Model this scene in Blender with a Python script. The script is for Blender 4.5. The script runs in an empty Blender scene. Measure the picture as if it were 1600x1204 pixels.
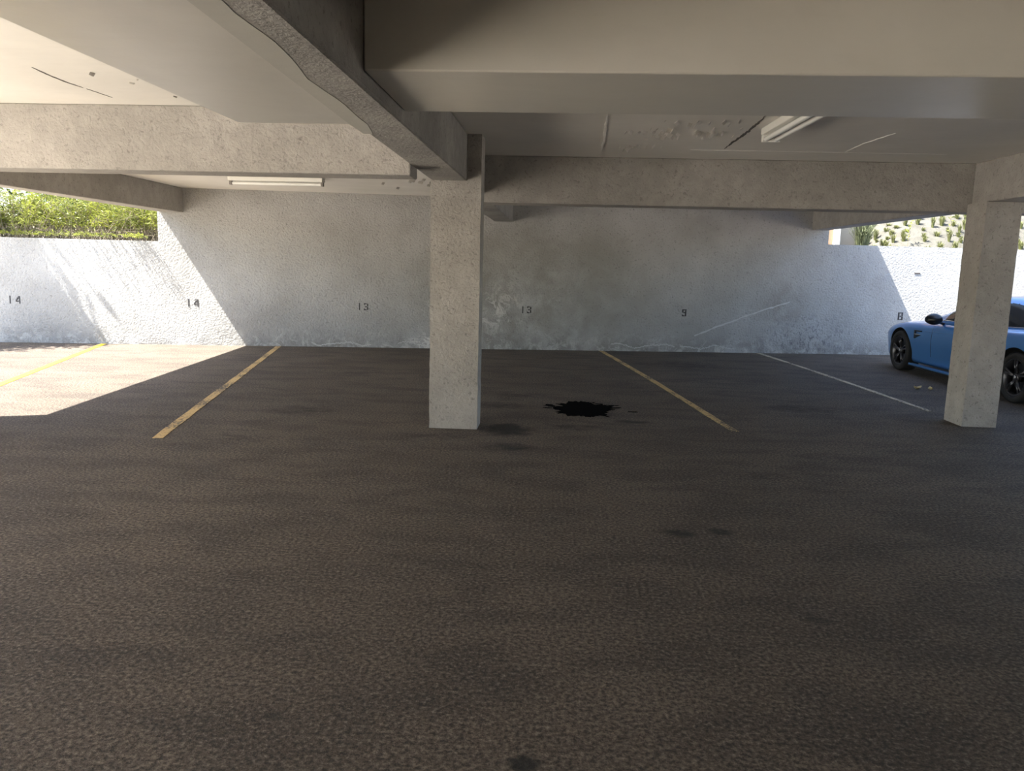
import bpy, bmesh, math, random
from mathutils import Vector, Matrix, noise as mnoise
R = random.Random(7)
S = bpy.context.scene
COL = S.collection

# ------------------------------------------------------------------ helpers
def link(o, parent=None):
    COL.objects.link(o)
    if parent is not None:
        o.parent = parent
    return o

def tag(o, label=None, cat=None, group=None, kind=None):
    if label: o['label'] = label
    if cat: o['category'] = cat
    if group: o['group'] = group
    if kind: o['kind'] = kind
    return o

def empty(name, loc, label, cat, group=None, rz=0.0):
    o = bpy.data.objects.new(name, None)
    o.empty_display_size = 0.1
    o.location = loc
    o.rotation_euler = (0, 0, rz)
    link(o)
    return tag(o, label, cat, group)

class MB:
    """collects vertices and faces of one mesh"""
    def __init__(s):
        s.v = []; s.f = []; s.m = []
    def add(s, vs, fs, m=0):
        b = len(s.v)
        s.v += [tuple(p) for p in vs]
        s.f += [tuple(b + i for i in f) for f in fs]
        s.m += [m] * len(fs)
        return s
    def box(s, x0, x1, y0, y1, z0, z1, m=0):
        vs = [(x, y, z) for z in (z0, z1) for y in (y0, y1) for x in (x0, x1)]
        return s.add(vs, [(0, 2, 3, 1), (4, 5, 7, 6), (0, 1, 5, 4), (2, 6, 7, 3), (0, 4, 6, 2), (1, 3, 7, 5)], m)
    def prism(s, poly, z0, z1, m=0):
        """plan polygon (counter-clockwise) extruded in z"""
        n = len(poly)
        vs = [(x, y, z0) for x, y in poly] + [(x, y, z1) for x, y in poly]
        fs = [tuple(range(n - 1, -1, -1)), tuple(range(n, 2 * n))]
        fs += [(i, (i + 1) % n, n + (i + 1) % n, n + i) for i in range(n)]
        return s.add(vs, fs, m)
    def tube(s, pts, r0, r1=None, n=6, m=0):
        if r1 is None: r1 = r0
        pts = [Vector(p) for p in pts]
        rings = []
        for i, p in enumerate(pts):
            t = (pts[min(i + 1, len(pts) - 1)] - pts[max(i - 1, 0)]).normalized()
            a = t.orthogonal().normalized(); b = t.cross(a)
            r = r0 + (r1 - r0) * i / max(1, len(pts) - 1)
            rings.append([p + (a * math.cos(2 * math.pi * k / n) + b * math.sin(2 * math.pi * k / n)) * r for k in range(n)])
        vs = [q for ring in rings for q in ring]
        fs = []
        for i in range(len(rings) - 1):
            for k in range(n):
                fs.append((i * n + k, i * n + (k + 1) % n, (i + 1) * n + (k + 1) % n, (i + 1) * n + k))
        fs.append(tuple(range(n - 1, -1, -1)))
        fs.append(tuple((len(rings) - 1) * n + k for k in range(n)))
        return s.add(vs, fs, m)
    def lathe(s, prof, axis_y=True, n=40, m=0, closed=True):
        """profile of (radius, y) turned about the y axis"""
        vs = []; fs = []
        k = len(prof)
        for i in range(n):
            a = 2 * math.pi * i / n
            for r, y in prof:
                vs.append((r * math.cos(a), y, r * math.sin(a)))
        for i in range(n):
            j = (i + 1) % n
            for q in range(k if closed else k - 1):
                q2 = (q + 1) % k
                fs.append((i * k + q, i * k + q2, j * k + q2, j * k + q))
        return s.add(vs, fs, m)
    def build(s, name, mats, parent=None, smooth=False, bevel=0.0):
        me = bpy.data.meshes.new(name)
        me.from_pydata(s.v, [], s.f)
        if not isinstance(mats, (list, tuple)): mats = [mats]
        for x in mats: me.materials.append(x)
        me.polygons.foreach_set('material_index', s.m)
        bm = bmesh.new(); bm.from_mesh(me)
        bmesh.ops.recalc_face_normals(bm, faces=bm.faces[:])
        if bevel:
            es = [e for e in bm.edges if len(e.link_faces) == 2 and e.calc_face_angle(0) > 0.6]
            bmesh.ops.bevel(bm, geom=es, offset=bevel, segments=2, affect='EDGES', profile=0.5)
        bm.to_mesh(me); bm.free()
        if smooth:
            me.polygons.foreach_set('use_smooth', [True] * len(me.polygons))
        me.update()
        o = bpy.data.objects.new(name, me)
        return link(o, parent)

# ------------------------------------------------------------------ materials
def new_mat(name):
    m = bpy.data.materials.new(name); m.use_nodes = True
    nt = m.node_tree
    bs = nt.nodes['Principled BSDF']
    return m, nt, bs

def N(nt, typ, **kw):
    n = nt.nodes.new(typ)
    for k, v in kw.items():
        if k.startswith('i_'):
            key = k[2:].replace('_', ' ')
            n.inputs[key].default_value = v
        else:
            setattr(n, k, v)
    return n

def ramp(nt, fac, stops):
    r = nt.nodes.new('ShaderNodeValToRGB')
    e = r.color_ramp.elements
    while len(e) < len(stops): e.new(0.5)
    for i, (p, c) in enumerate(stops):
        e[i].position = p
        e[i].color = (c, c, c, 1) if isinstance(c, (int, float)) else (*c, 1)
    nt.links.new(fac, r.inputs['Fac'])
    return r.outputs['Color']

def mix(nt, fac, a, b, blend='MIX'):
    n = nt.nodes.new('ShaderNodeMix'); n.data_type = 'RGBA'; n.blend_type = blend
    for inp, v in ((n.inputs[0], fac), (n.inputs[6], a), (n.inputs[7], b)):
        if isinstance(v, (int, float)): inp.default_value = v
        elif isinstance(v, tuple): inp.default_value = (*v, 1)
        else: nt.links.new(v, inp)
    return n.outputs[2]

def mth(nt, op, a, b=None, clamp=False):
    n = nt.nodes.new('ShaderNodeMath'); n.operation = op; n.use_clamp = clamp
    for i, v in enumerate((a, b)):
        if v is None: continue
        if isinstance(v, (int, float)): n.inputs[i].default_value = v
        else: nt.links.new(v, n.inputs[i])
    return n.outputs[0]

def noise(nt, vec, scale, detail=4, rough=0.55, dist=0.0):
    n = N(nt, 'ShaderNodeTexNoise'); n.inputs['Scale'].default_value = scale
    n.inputs['Detail'].default_value = detail; n.inputs['Roughness'].default_value = rough
    n.inputs['Distortion'].default_value = dist
    nt.links.new(vec, n.inputs['Vector'])
    return n.outputs['Fac']

def objvec(nt, scale=None):
    t = nt.nodes.new('ShaderNodeTexCoord')
    if scale is None: return t.outputs['Object']
    mp = nt.nodes.new('ShaderNodeMapping'); mp.inputs['Scale'].default_value = scale
    nt.links.new(t.outputs['Object'], mp.inputs['Vector'])
    return mp.outputs['Vector']

def sepxyz(nt, vec):
    n = nt.nodes.new('ShaderNodeSeparateXYZ'); nt.links.new(vec, n.inputs[0])
    return n.outputs

def bump(nt, bs, heights):
    """heights: list of (socket, strength, distance)"""
    prev = None
    for h, st, d in heights:
        b = nt.nodes.new('ShaderNodeBump'); b.inputs['Strength'].default_value = st; b.inputs['Distance'].default_value = d
        nt.links.new(h, b.inputs['Height'])
        if prev is not None: nt.links.new(prev, b.inputs['Normal'])
        prev = b.outputs['Normal']
    nt.links.new(prev, bs.inputs['Normal'])

def plain(name, col, rough=0.6, metal=0.0, coat=0.0, spec=0.5):
    m, nt, bs = new_mat(name)
    bs.inputs['Base Color'].default_value = (*col, 1)
    bs.inputs['Roughness'].default_value = rough
    bs.inputs['Metallic'].default_value = metal
    bs.inputs['Coat Weight'].default_value = coat
    bs.inputs['Specular IOR Level'].default_value = spec
    return m

def spot(nt, xyz, cx, cy, rx, ry, ax=0, ay=1):
    """soft elliptical mask 1 in the middle, 0 at the rim, in the two given axes"""
    dx = mth(nt, 'DIVIDE', mth(nt, 'SUBTRACT', xyz[ax], cx), rx)
    dy = mth(nt, 'DIVIDE', mth(nt, 'SUBTRACT', xyz[ay], cy), ry)
    d2 = mth(nt, 'ADD', mth(nt, 'MULTIPLY', dx, dx), mth(nt, 'MULTIPLY', dy, dy))
    return mth(nt, 'SUBTRACT', 1.0, d2, clamp=True)

def stucco(name, base, dark, pit=0.5, grain=1.0, rough=0.9):
    """rough trowelled concrete / stucco of the beams and columns"""
    m, nt, bs = new_mat(name)
    v = objvec(nt)
    big = noise(nt, v, 1.3, 5, 0.6)
    med = noise(nt, v, 9, 4, 0.6)
    c = mix(nt, ramp(nt, big, [(0.35, 0.0), (0.68, 1.0)]), dark, base)
    c = mix(nt, mth(nt, 'MULTIPLY', ramp(nt, med, [(0.42, 1.0), (0.60, 0.0)]), 0.28), c, tuple(x * 0.72 for x in dark))
    pits = noise(nt, v, 34, 3, 0.6, 0.6)
    pm = ramp(nt, pits, [(0.33, 1.0), (0.41, 0.0)])
    c = mix(nt, mth(nt, 'MULTIPLY', pm, pit), c, tuple(x * 0.35 for x in dark))
    nt.links.new(c, bs.inputs['Base Color'])
    bs.inputs['Roughness'].default_value = rough
    bs.inputs['Specular IOR Level'].default_value = 0.25
    g1 = noise(nt, v, 42, 4, 0.6, 0.3)
    bump(nt, bs, [(pits, 0.5 * grain, 0.012), (g1, 0.6 * grain, 0.012)])
    return m

M_STUCCO = stucco('rough_stucco', (0.44, 0.42, 0.392), (0.345, 0.328, 0.304), 0.4)
M_COLUMN = stucco('column_stucco', (0.46, 0.44, 0.405), (0.37, 0.35, 0.32), 0.5, 1.4)
M_BEAMRAW = stucco('beam_concrete', (0.42, 0.405, 0.38), (0.28, 0.27, 0.255), 0.4, 0.8)

def smooth_plaster(name, base, rough):
    m, nt, bs = new_mat(name)
    v = objvec(nt)
    a = noise(nt, v, 0.9, 4, 0.55)
    b = noise(nt, objvec(nt, (2.0, 6.0, 6.0)), 2.2, 4, 0.6)
    c = mix(nt, ramp(nt, a, [(0.35, 0.0), (0.7, 1.0)]), tuple(x * 0.88 for x in base), base)
    c = mix(nt, mth(nt, 'MULTIPLY', ramp(nt, b, [(0.5, 0.0), (0.72, 1.0)]), 0.16), c, tuple(x * 0.75 for x in base))
    nt.links.new(c, bs.inputs['Base Color'])
    bs.inputs['Roughness'].default_value = rough
    bump(nt, bs, [(noise(nt, v, 6, 3), 0.25, 0.01), (noise(nt, v, 120, 2), 0.15, 0.002)])
    return m
M_SMOOTH = smooth_plaster('smooth_plaster', (0.60, 0.575, 0.515), 0.30)
M_CEIL = smooth_plaster('ceiling_paint', (0.86, 0.835, 0.785), 0.75)
M_PATCH = smooth_plaster('patched_plaster', (0.53, 0.52, 0.47), 0.55)

def wall_mat():
    m, nt, bs = new_mat('painted_concrete_wall')
    v = objvec(nt); x, y, z = sepxyz(nt, v)
    xyz = (x, y, z)
    big = noise(nt, v, 0.7, 5, 0.6)
    blot = noise(nt, v, 2.6, 6, 0.65, 0.5)
    fine = noise(nt, v, 30, 4, 0.62)
    c = mix(nt, ramp(nt, big, [(0.36, 0.0), (0.64, 1.0)]), (0.325, 0.32, 0.305), (0.43, 0.427, 0.415))
    # grey mould and damp, strongest in the middle of the wall and low down
    mid = mth(nt, 'ADD', spot(nt, xyz, -0.6, 0.7, 2.6, 1.9, 0, 2), mth(nt, 'MULTIPLY', spot(nt, xyz, 3.8, 0.55, 2.2, 0.75, 0, 2), 0.35))
    damp = mth(nt, 'MULTIPLY', mid, ramp(nt, blot, [(0.36, 0.2), (0.62, 1.0)]), clamp=True)
    c = mix(nt, mth(nt, 'MULTIPLY', damp, 0.75), c, (0.23, 0.222, 0.195))
    pale_brown = mth(nt, 'MULTIPLY', spot(nt, xyz, 4.05, 0.85, 0.42, 0.55, 0, 2), ramp(nt, blot, [(0.42, 0.0), (0.55, 1.0)]))
    c = mix(nt, mth(nt, 'MULTIPLY', pale_brown, 0.5), c, (0.26, 0.23, 0.205))
    # dark band just above the ground
    low = mth(nt, 'SUBTRACT', 1.0, mth(nt, 'DIVIDE', z, 0.34), clamp=True)
    lowm = mth(nt, 'MULTIPLY', low, ramp(nt, blot, [(0.38, 0.0), (0.58, 1.0)]))
    c = mix(nt, mth(nt, 'MULTIPLY', lowm, 0.7), c, (0.19, 0.182, 0.165))
    # white efflorescence crusts
    ef = noise(nt, v, 5.5, 7, 0.7, 1.2)
    crust = mth(nt, 'ADD', mth(nt, 'MULTIPLY', low, 0.55),
                mth(nt, 'ADD', mth(nt, 'MULTIPLY', spot(nt, xyz, -1.7, 0.55, 0.9, 0.55, 0, 2), 0.62),
                    mth(nt, 'ADD', mth(nt, 'MULTIPLY', spot(nt, xyz, -0.95, 0.75, 0.5, 0.5, 0, 2), 0.6),
                        mth(nt, 'MULTIPLY', spot(nt, xyz, -2.1, 0.08, 0.55, 0.22, 0, 2), 0.9))))
    cm = mth(nt, 'MULTIPLY', crust, ramp(nt, ef, [(0.50, 0.0), (0.60, 1.0)]), clamp=True)
    c = mix(nt, cm, c, (0.60, 0.59, 0.56))
    pits = noise(nt, v, 34, 3, 0.6, 0.5)
    pm = mth(nt, 'MULTIPLY', ramp(nt, pits, [(0.31, 1.0), (0.41, 0.0)]), 0.72)
    c = mix(nt, pm, c, (0.2, 0.195, 0.19))
    # scuffs low on the right
    sc = mth(nt, 'MULTIPLY', spot(nt, xyz, 4.55, 0.28, 0.95, 0.5, 0, 2), ramp(nt, noise(nt, objvec(nt, (1, 1, 0.6)), 19, 4, 0.6, 1.0), [(0.54, 0.0), (0.60, 1.0)]))
    c = mix(nt, mth(nt, 'MULTIPLY', sc, 0.7), c, (0.13, 0.13, 0.14))
    nt.links.new(c, bs.inputs['Base Color'])
    bs.inputs['Roughness'].default_value = 0.88
    bs.inputs['Specular IOR Level'].default_value = 0.25
    bump(nt, bs, [(blot, 0.12, 0.03), (pits, 0.6, 0.014), (fine, 1.0, 0.020)])
    return m
M_WALL = wall_mat()

def asphalt():
    m, nt, bs = new_mat('asphalt')
    v = objvec(nt); xyz = sepxyz(nt, v)
    big = noise(nt, v, 0.55, 5, 0.6)
    med = noise(nt, objvec(nt, (0.6, 1.3, 1)), 2.4, 5, 0.6, 0.4)
    g = noise(nt, v, 55, 5, 0.72)
    g2 = noise(nt, v, 210, 3, 0.6)
    c = mix(nt, ramp(nt, big, [(0.36, 0.0), (0.66, 1.0)]), (0.134, 0.104, 0.077), (0.180, 0.142, 0.108))
    c = mix(nt, mth(nt, 'MULTIPLY', ramp(nt, med, [(0.38, 1.0), (0.56, 0.0)]), 0.62), c, (0.070, 0.055, 0.043))
    c = mix(nt, ramp(nt, g, [(0.40, 0.85), (0.55, 0.0)]), c, (0.028, 0.023, 0.020))
    c = mix(nt, ramp(nt, g, [(0.55, 0.0), (0.70, 0.85)]), c, (0.30, 0.25, 0.205))
    c = mix(nt, ramp(nt, g2, [(0.70, 0.0), (0.80, 0.7)]), c, (0.36, 0.33, 0.30))
    # old drips and tyre scrubbing, each with its own place on the ground
    spots = [(0.73, 4.34, 0.16, 0.10, 1.0), (0.97, 4.40, 0.11, 0.08, 1.0), (-0.42, 6.95, 0.34, 0.34, 1.0), (-0.06, 2.18, 0.07, 0.055, 1.3),
             (0.77, 2.95, 0.10, 0.10, 0.6), (-2.5, 7.6, 0.5, 0.45, 0.55), (2.7, 8.6, 0.6, 0.4, 0.7), (-1.0, 6.6, 0.5, 0.25, 0.5), (1.15, 3.3, 0.14, 0.10, 0.5),
             (-0.6, 8.2, 0.45, 0.3, 0.7), (-2.6, 10.4, 0.6, 0.6, 0.45), (1.9, 12.2, 1.1, 0.7, 0.6), (0.2, 7.2, 0.5, 0.22, 0.7), (-0.45, 7.05, 0.22, 0.26, 1.4), (-0.35, 6.3, 0.3, 0.2, 0.8), (-0.5, 8.9, 0.5, 0.3, 0.6), (0.75, 7.55, 0.28, 0.12, 0.9), (1.6, 5.7, 0.35, 0.2, 0.5), (-2.6, 6.3, 0.5, 0.3, 0.45), (-0.9, 2.35, 0.06, 0.05, 0.8)]
    tot = None
    for cx, cy, rx, ry, w in spots:
        s = mth(nt, 'MULTIPLY', spot(nt, xyz, cx, cy, rx, ry), w)
        tot = s if tot is None else mth(nt, 'MAXIMUM', tot, s)
    br = noise(nt, objvec(nt, (0.7, 1.2, 1)), 9, 5, 0.65, 0.5)
    st = mth(nt, 'MULTIPLY', mth(nt, 'ADD', tot, mth(nt, 'MULTIPLY', mth(nt, 'SUBTRACT', br, 0.5), 1.6)), mth(nt, 'GREATER_THAN', tot, 0.0))
    stm = ramp(nt, st, [(0.30, 0.0), (0.95, 0.85)])
    c = mix(nt, stm, c, (0.012, 0.011, 0.010))
    nt.links.new(c, bs.inputs['Base Color'])
    bs.inputs['Roughness'].default_value = 0.82
    bs.inputs['Specular IOR Level'].default_value = 0.35
    bump(nt, bs, [(noise(nt, v, 22, 3, 0.6), 0.5, 0.02), (g, 1.0, 0.016), (g2, 0.35, 0.004)])
    return m
M_ASPHALT = asphalt()

def paint_mat(name, col, wear, wearcol=(0.07, 0.06, 0.05)):
    m, nt, bs = new_mat(name)
    v = objvec(nt)
    a = noise(nt, v, 38, 5, 0.7)
    b = noise(nt, v, 2.0, 3, 0.5)
    w = mth(nt, 'ADD', a, mth(nt, 'MULTIPLY', mth(nt, 'SUBTRACT', b, 0.5), 0.5))
    c = mix(nt, ramp(nt, w, [(wear - 0.05, 1.0), (wear + 0.04, 0.0)]), col, wearcol)
    nt.links.new(c, bs.inputs['Base Color'])
    bs.inputs['Roughness'].default_value = 0.75
    bump(nt, bs, [(a, 0.7, 0.008)])
    return m
M_YELLOW_SHADE = paint_mat('shaded_yellow_road_paint', (0.58, 0.40, 0.17), 0.45)  # bay paint in the tone it shows in shade
M_YELLOW_SUN = paint_mat('sunlit_yellow_road_paint', (0.60, 0.44, 0.012), 0.34)  # same bay paint for the sunlit line, blue cut so clipping stays yellow
M_PALE = paint_mat('faded_road_paint', (0.50, 0.43, 0.29), 0.46)
M_STENCIL = paint_mat('black_stencil_paint', (0.035, 0.033, 0.035), 0.36, (0.4, 0.4, 0.39))

def oil_mat():
    m, nt, bs = new_mat('engine_oil')
    v = objvec(nt)
    bs.inputs['Base Color'].default_value = (0.002, 0.002, 0.002, 1)
    bs.inputs['Roughness'].default_value = 0.9
    bs.inputs['Specular IOR Level'].default_value = 0.02
    bump(nt, bs, [(noise(nt, v, 75, 4, 0.6), 0.3, 0.006)])
    return m
M_OIL = oil_mat()

def leaf_mat(name, c1, c2, trans=0.35):
    m, nt, bs = new_mat(name)
    v = objvec(nt)
    n1 = noise(nt, v, 2.2, 3, 0.6)
    n2 = noise(nt, v, 17, 2, 0.6)
    f = mth(nt, 'ADD', mth(nt, 'MULTIPLY', n1, 0.6), mth(nt, 'MULTIPLY', n2, 0.4))
    c = mix(nt, ramp(nt, f, [(0.38, 0.0), (0.62, 1.0)]), c1, c2)
    nt.links.new(c, bs.inputs['Base Color'])
    bs.inputs['Roughness'].default_value = 0.6
    tr = N(nt, 'ShaderNodeBsdfTranslucent'); nt.links.new(c, tr.inputs['Color'])
    mx = N(nt, 'ShaderNodeMixShader'); mx.inputs[0].default_value = trans
    nt.links.new(bs.outputs[0], mx.inputs[1]); nt.links.new(tr.outputs[0], mx.inputs[2])
    nt.links.new(mx.outputs[0], nt.nodes['Material Output'].inputs['Surface'])
    return m
M_LEAF = leaf_mat('hedge_leaf', (0.11, 0.13, 0.03), (0.33, 0.36, 0.05))
M_LEAFDK = leaf_mat('tree_leaf', (0.03, 0.07, 0.02), (0.08, 0.15, 0.04), 0.25)
M_GRASS = leaf_mat('dry_grass', (0.105, 0.115, 0.036), (0.19, 0.195, 0.07))
M_SPIKE = leaf_mat('spiky_grass', (0.07, 0.085, 0.04), (0.18, 0.20, 0.10), 0.2)
M_STEM = plain('woody_stem', (0.20, 0.165, 0.105), 0.85)
M_BARK = plain('bark', (0.12, 0.09, 0.06), 0.9)
M_WHITE = plain('white_enamel', (0.78, 0.77, 0.72), 0.4)
M_TUBE = plain('fluorescent_tube_glass', (0.85, 0.85, 0.82), 0.25)
M_SOCKET = plain('socket_plastic', (0.22, 0.20, 0.18), 0.5)
M_PEACH = smooth_plaster('peach_stucco', (0.36, 0.225, 0.14), 0.85)
M_BEIGE = smooth_plaster('beige_stucco', (0.30, 0.26, 0.205), 0.85)
M_IRON = plain('rusty_iron', (0.06, 0.05, 0.045), 0.7)
M_CHIP = plain('curled_paint', (0.82, 0.79, 0.74), 0.8)
M_GAP = plain('bare_concrete_crack', (0.13, 0.12, 0.11), 0.95)
M_CRACKW = plain('white_crack_filler', (0.50, 0.495, 0.48), 0.9)
M_CEILCRACK = plain('white_ceiling_filler', (0.92, 0.90, 0.86), 0.9)
M_DRYLEAF = plain('dead_leaf', (0.62, 0.52, 0.30), 0.8)

def soil_mat(name, a, b, sc=3.0):
    m, nt, bs = new_mat(name)
    v = objvec(nt)
    n1 = noise(nt, v, sc, 6, 0.65, 0.4); n2 = noise(nt, v, 40, 4, 0.65)
    c = mix(nt, ramp(nt, n1, [(0.35, 0.0), (0.62, 1.0)]), a, b)
    c = mix(nt, ramp(nt, n2, [(0.32, 0.6), (0.46, 0.0)]), c, tuple(x * 0.45 for x in a))
    nt.links.new(c, bs.inputs['Base Color'])
    bs.inputs['Roughness'].default_value = 0.95
    bump(nt, bs, [(n1, 0.4, 0.06), (n2, 0.7, 0.02)])
    return m
M_SLOPE = soil_mat('gravelly_slope', (0.056, 0.052, 0.041), (0.088, 0.083, 0.067))
M_SOIL = soil_mat('dark_soil', (0.08, 0.065, 0.045), (0.13, 0.10, 0.07))
M_BOUNCE_GROUND = soil_mat('pale_bounce_ground', (0.62, 0.55, 0.46), (0.70, 0.63, 0.53), 1.0)  # pale warm tone chosen to bounce sun into the garage

# ------------------------------------------------------------------ measured layout (metres)
WA = -0.14968                        # the back wall is turned 8.6 degrees against the beams
WN = Vector((math.sin(WA), math.cos(WA), 0)); WT = Vector((WN.y, -WN.x, 0)); WD = 13.6514
def wpt(x, z, off=0.0):
    """point on the back wall's face at world x; off is how far it stands out towards the garage"""
    u = (x - WN.x * WD) / WT.x
    p = WN * (WD - off) + WT * u
    return Vector((p.x, p.y, z))
def wy(x): return wpt(x, 0).y
ZC = 2.587                           # ceiling underside
S_L, S_R = 1.715, 1.965              # tops of the low wall left and right
XJL, XJR = -6.635, 4.77              # where the full-height wall ends

# ------------------------------------------------------------------ ground
mb = MB()
mb.add([(-4.5, -9, 0), (14, -9, 0), (14, wy(14) + .1, 0), (-9.6, wy(-9.6) + .1, 0), (-9.6, 8.5, 0), (-6.6, 7.4, 0), (-4.5, 5.2, 0)], [(0, 1, 2, 3, 4, 5, 6)])
fl = mb.build('floor', M_ASPHALT); tag(fl, 'dark coarse asphalt of the parking bays', kind='structure')
mb = MB(); mb.add([(-40, -40, -0.01), (30, -40, -0.01), (30, wy(30), -0.01), (-40, wy(-40), -0.01)], [(0, 1, 2, 3)])
tag(mb.build('ground', M_BOUNCE_GROUND), 'unseen ground beside the garage, kept pale to bounce sunlight', kind='structure')  # unseen ground, made pale to throw sunlight up onto ceiling and beams

# ------------------------------------------------------------------ back wall
TH = 0.28
def wall_piece(mb, xa, xb, za, zb):
    a, b = wpt(xa, 0), wpt(xb, 0); n = WN * TH
    mb.prism([(a.x, a.y), (b.x, b.y), (b.x + n.x, b.y + n.y), (a.x + n.x, a.y + n.y)], za, zb)
prof = [(-16, -0.05), (14, -0.05), (14, S_R), (XJR, S_R), (XJR, ZC), (XJL, ZC), (XJL, S_L), (-16, S_L)]
vs = [wpt(x, z) for x, z in prof] + [wpt(x, z, -TH) for x, z in prof]
n = len(prof)
fs = [tuple(range(n)), tuple(range(2 * n - 1, n - 1, -1))] + [(i, n + i, n + (i + 1) % n, (i + 1) % n) for i in range(n)]
mb = MB(); mb.add(vs, fs)
WALL = mb.build('wall_back', M_WALL); tag(WALL, 'white painted concrete back wall, lower at both open ends', kind='structure')
bpy.context.view_layer.update()

# walls out of the frame, behind and to the right of where one stands
mb = MB(); mb.box(-3.2, 7.2, -8.0, -7.8, -.05, ZC); tag(mb.build('wall_bounce', M_CEIL), 'added unseen white wall behind the viewer, bouncing light', kind='structure')  # added white wall, bounces the left light and blocks blue sky from behind
mb = MB(); mb.box(7.0, 7.2, -7.8, 4.6, -.05, ZC); tag(mb.build('wall_right', M_STUCCO), 'concrete wall at the near right', kind='structure')
# ------------------------------------------------------------------ roof slab, beams, columns
mb = MB()
rp = [(-5.97, -8), (7.2, -8), (7.2, 8.63), (5.12, 8.63), (5.12, wy(5.12) + TH), (-6.62, wy(-6.62) + TH), (-6.60, wy(-6.60)), (-5.98, 6.2)]
mb.prism(rp, ZC, 2.93)
CEIL = mb.build('ceiling', M_CEIL); tag(CEIL, 'pale painted concrete ceiling', kind='structure')

def beam(poly, z0, z1, mat, label, bevel=0.012, cat='beam', name='concrete_beam'):
    mb = MB(); mb.prism(poly, z0, z1)
    o = mb.build(name, mat, bevel=bevel)
    return tag(o, label, cat)
def rect(x0, x1, y0, y1): return [(x0, y0), (x1, y0), (x1, y1), (x0, y1)]

ZB = 2.195
cb = beam([(-1.018, -7.78), (-.826, -7.78), (-.826, 13.74), (-1.137, 13.70), (-1.137, 6.8), (-1.088, 4.21), (-1.018, 2.2)], ZB, ZC, M_BEAMRAW,
          'long grey concrete beam running over the central column to the back wall')
beam([(-5.599, 5.86), (-1.112, 5.86), (-1.118, 6.17), (-5.599, 6.17)], 2.116, ZC, M_STUCCO,
     'rough beige cross beam left of the central column')
beam(rect(-.826, 7.2, 8.285, 8.63), 2.112, ZC, M_STUCCO,
     'rough brown grey cross beam behind and right of the central column')
beam([(-5.98, -7.78), (-5.84, -7.78), (-5.84, 5.86), (-6.22, wy(-6.22) + 0), (-6.60, wy(-6.60)), (-5.99, 6.2)], 2.19, ZC, M_STUCCO,
     'grey edge beam above the hedge at the open end')
beam(rect(4.45, 4.73, 8.64, wy(4.45)), 2.205, ZC, M_STUCCO,
     'hazy grey edge beam above the grassy slope, ending at the back wall')
beam(rect(4.085, 4.42, -13, 8.28), 2.19, ZC, M_STUCCO, 'pale beam running over the column in front of the blue car')
# smooth plastered casings beside the long beam
beam([(-.822, 3.31), (12, 3.27), (12, 4.10), (-.822, 4.17)], 2.258, ZC, M_SMOOTH,
     'broad smooth plastered beam crossing overhead with a wide glossy underside', 0.008, 'beam', 'plastered_beam_or_casing')
beam([(-1.72, -7.78), (-1.020, -7.78), (-1.020, 2.2), (-1.0895, 4.21), (-1.72, 4.21)], ZB + .001, ZC - .002, M_SMOOTH,
     'smooth cream plaster casing along the long grey beam', 0.008, 'beam', 'plastered_beam_or_casing')  # boxed plaster casing beside the long beam, not a beam itself
# trowelled plaster lapping onto the underside of the long beam
mb = MB(); nn = 40; top = []; rr = random.Random(3)
for i in range(nn + 1):
    y = 0.4 + (4.5 - 0.4) * i / nn
    xl = -1.018 - .035 * max(0, min(2.01, y - 2.2))
    w = 0.085 * (0.75 + 0.5 * mnoise.noise(Vector((y * 1.7, 3, 0))) + 0.12 * mnoise.noise(Vector((y * 9, 1, 0)))) * min(1, (4.62 - y) * 2.5)
    top.append((xl - 0.03, xl + max(w, .004), y))
for i in range(nn):
    a, b = top[i], top[i + 1]
    mb.add([(a[0], a[2], ZB - .0015), (a[1], a[2], ZB - .0015), (b[1], b[2], ZB - .0015), (b[0], b[2], ZB - .0015),
            (a[0], a[2], ZB + .002), (a[1], a[2], ZB + .002), (b[1], b[2], ZB + .002), (b[0], b[2], ZB + .002)],
           [(0, 3, 2, 1), (0, 1, 5, 4), (1, 2, 6, 5), (2, 3, 7, 6), (3, 0, 4, 7), (4, 5, 6, 7)])
tag(mb.build('plaster_lap', M_PATCH, cb), 'smooth grey plaster smeared over the rough underside')

def column(x0, x1, y0, y1, z1, label):
    mb = MB(); nz = 30; rr = random.Random(int(x0 * 100))
    ring = []
    for k in range(nz + 1):
        z = z1 * k / nz
        j = 0.0025 if 0 < k < nz else 0
        ring.append([(x0 + rr.uniform(-j, j), y0 + rr.uniform(-j, j), z), (x1 + rr.uniform(-j, j), y0 + rr.uniform(-j, j), z),
                     (x1 + rr.uniform(-j, j), y1, z), (x0 + rr.uniform(-j, j), y1, z)])
    vs = [p for r_ in ring for p in r_]
    fs = [(3, 2, 1, 0), tuple(4 * nz + q for q in range(4))]
    for k in range(nz):
        for q in range(4):
            fs.append((4 * k + q, 4 * k + (q + 1) % 4, 4 * k + 4 + (q + 1) % 4, 4 * k + 4 + q))
    mb.add(vs, fs)
    return tag(mb.build('concrete_column', M_COLUMN, bevel=0), label, 'column')
c1 = column(-1.138, -.70, 6.945, 7.235, ZB - .001, 'textured pale square column standing in the middle of the floor')
# the column's shoulder beside the long beam goes on up to the ceiling
mb = MB(); mb.box(-.824, -.70, 6.95, 7.235, ZB - .001, ZC - .001); mb.build('shoulder', M_COLUMN, c1)
column(4.05, 4.382, 7.918, 8.28, 2.189, 'pale square column standing in front of the blue car')
column(-5.985, -5.60, 5.30, 6.40, 2.189, 'square column at the open sunlit edge of the garage')

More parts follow.
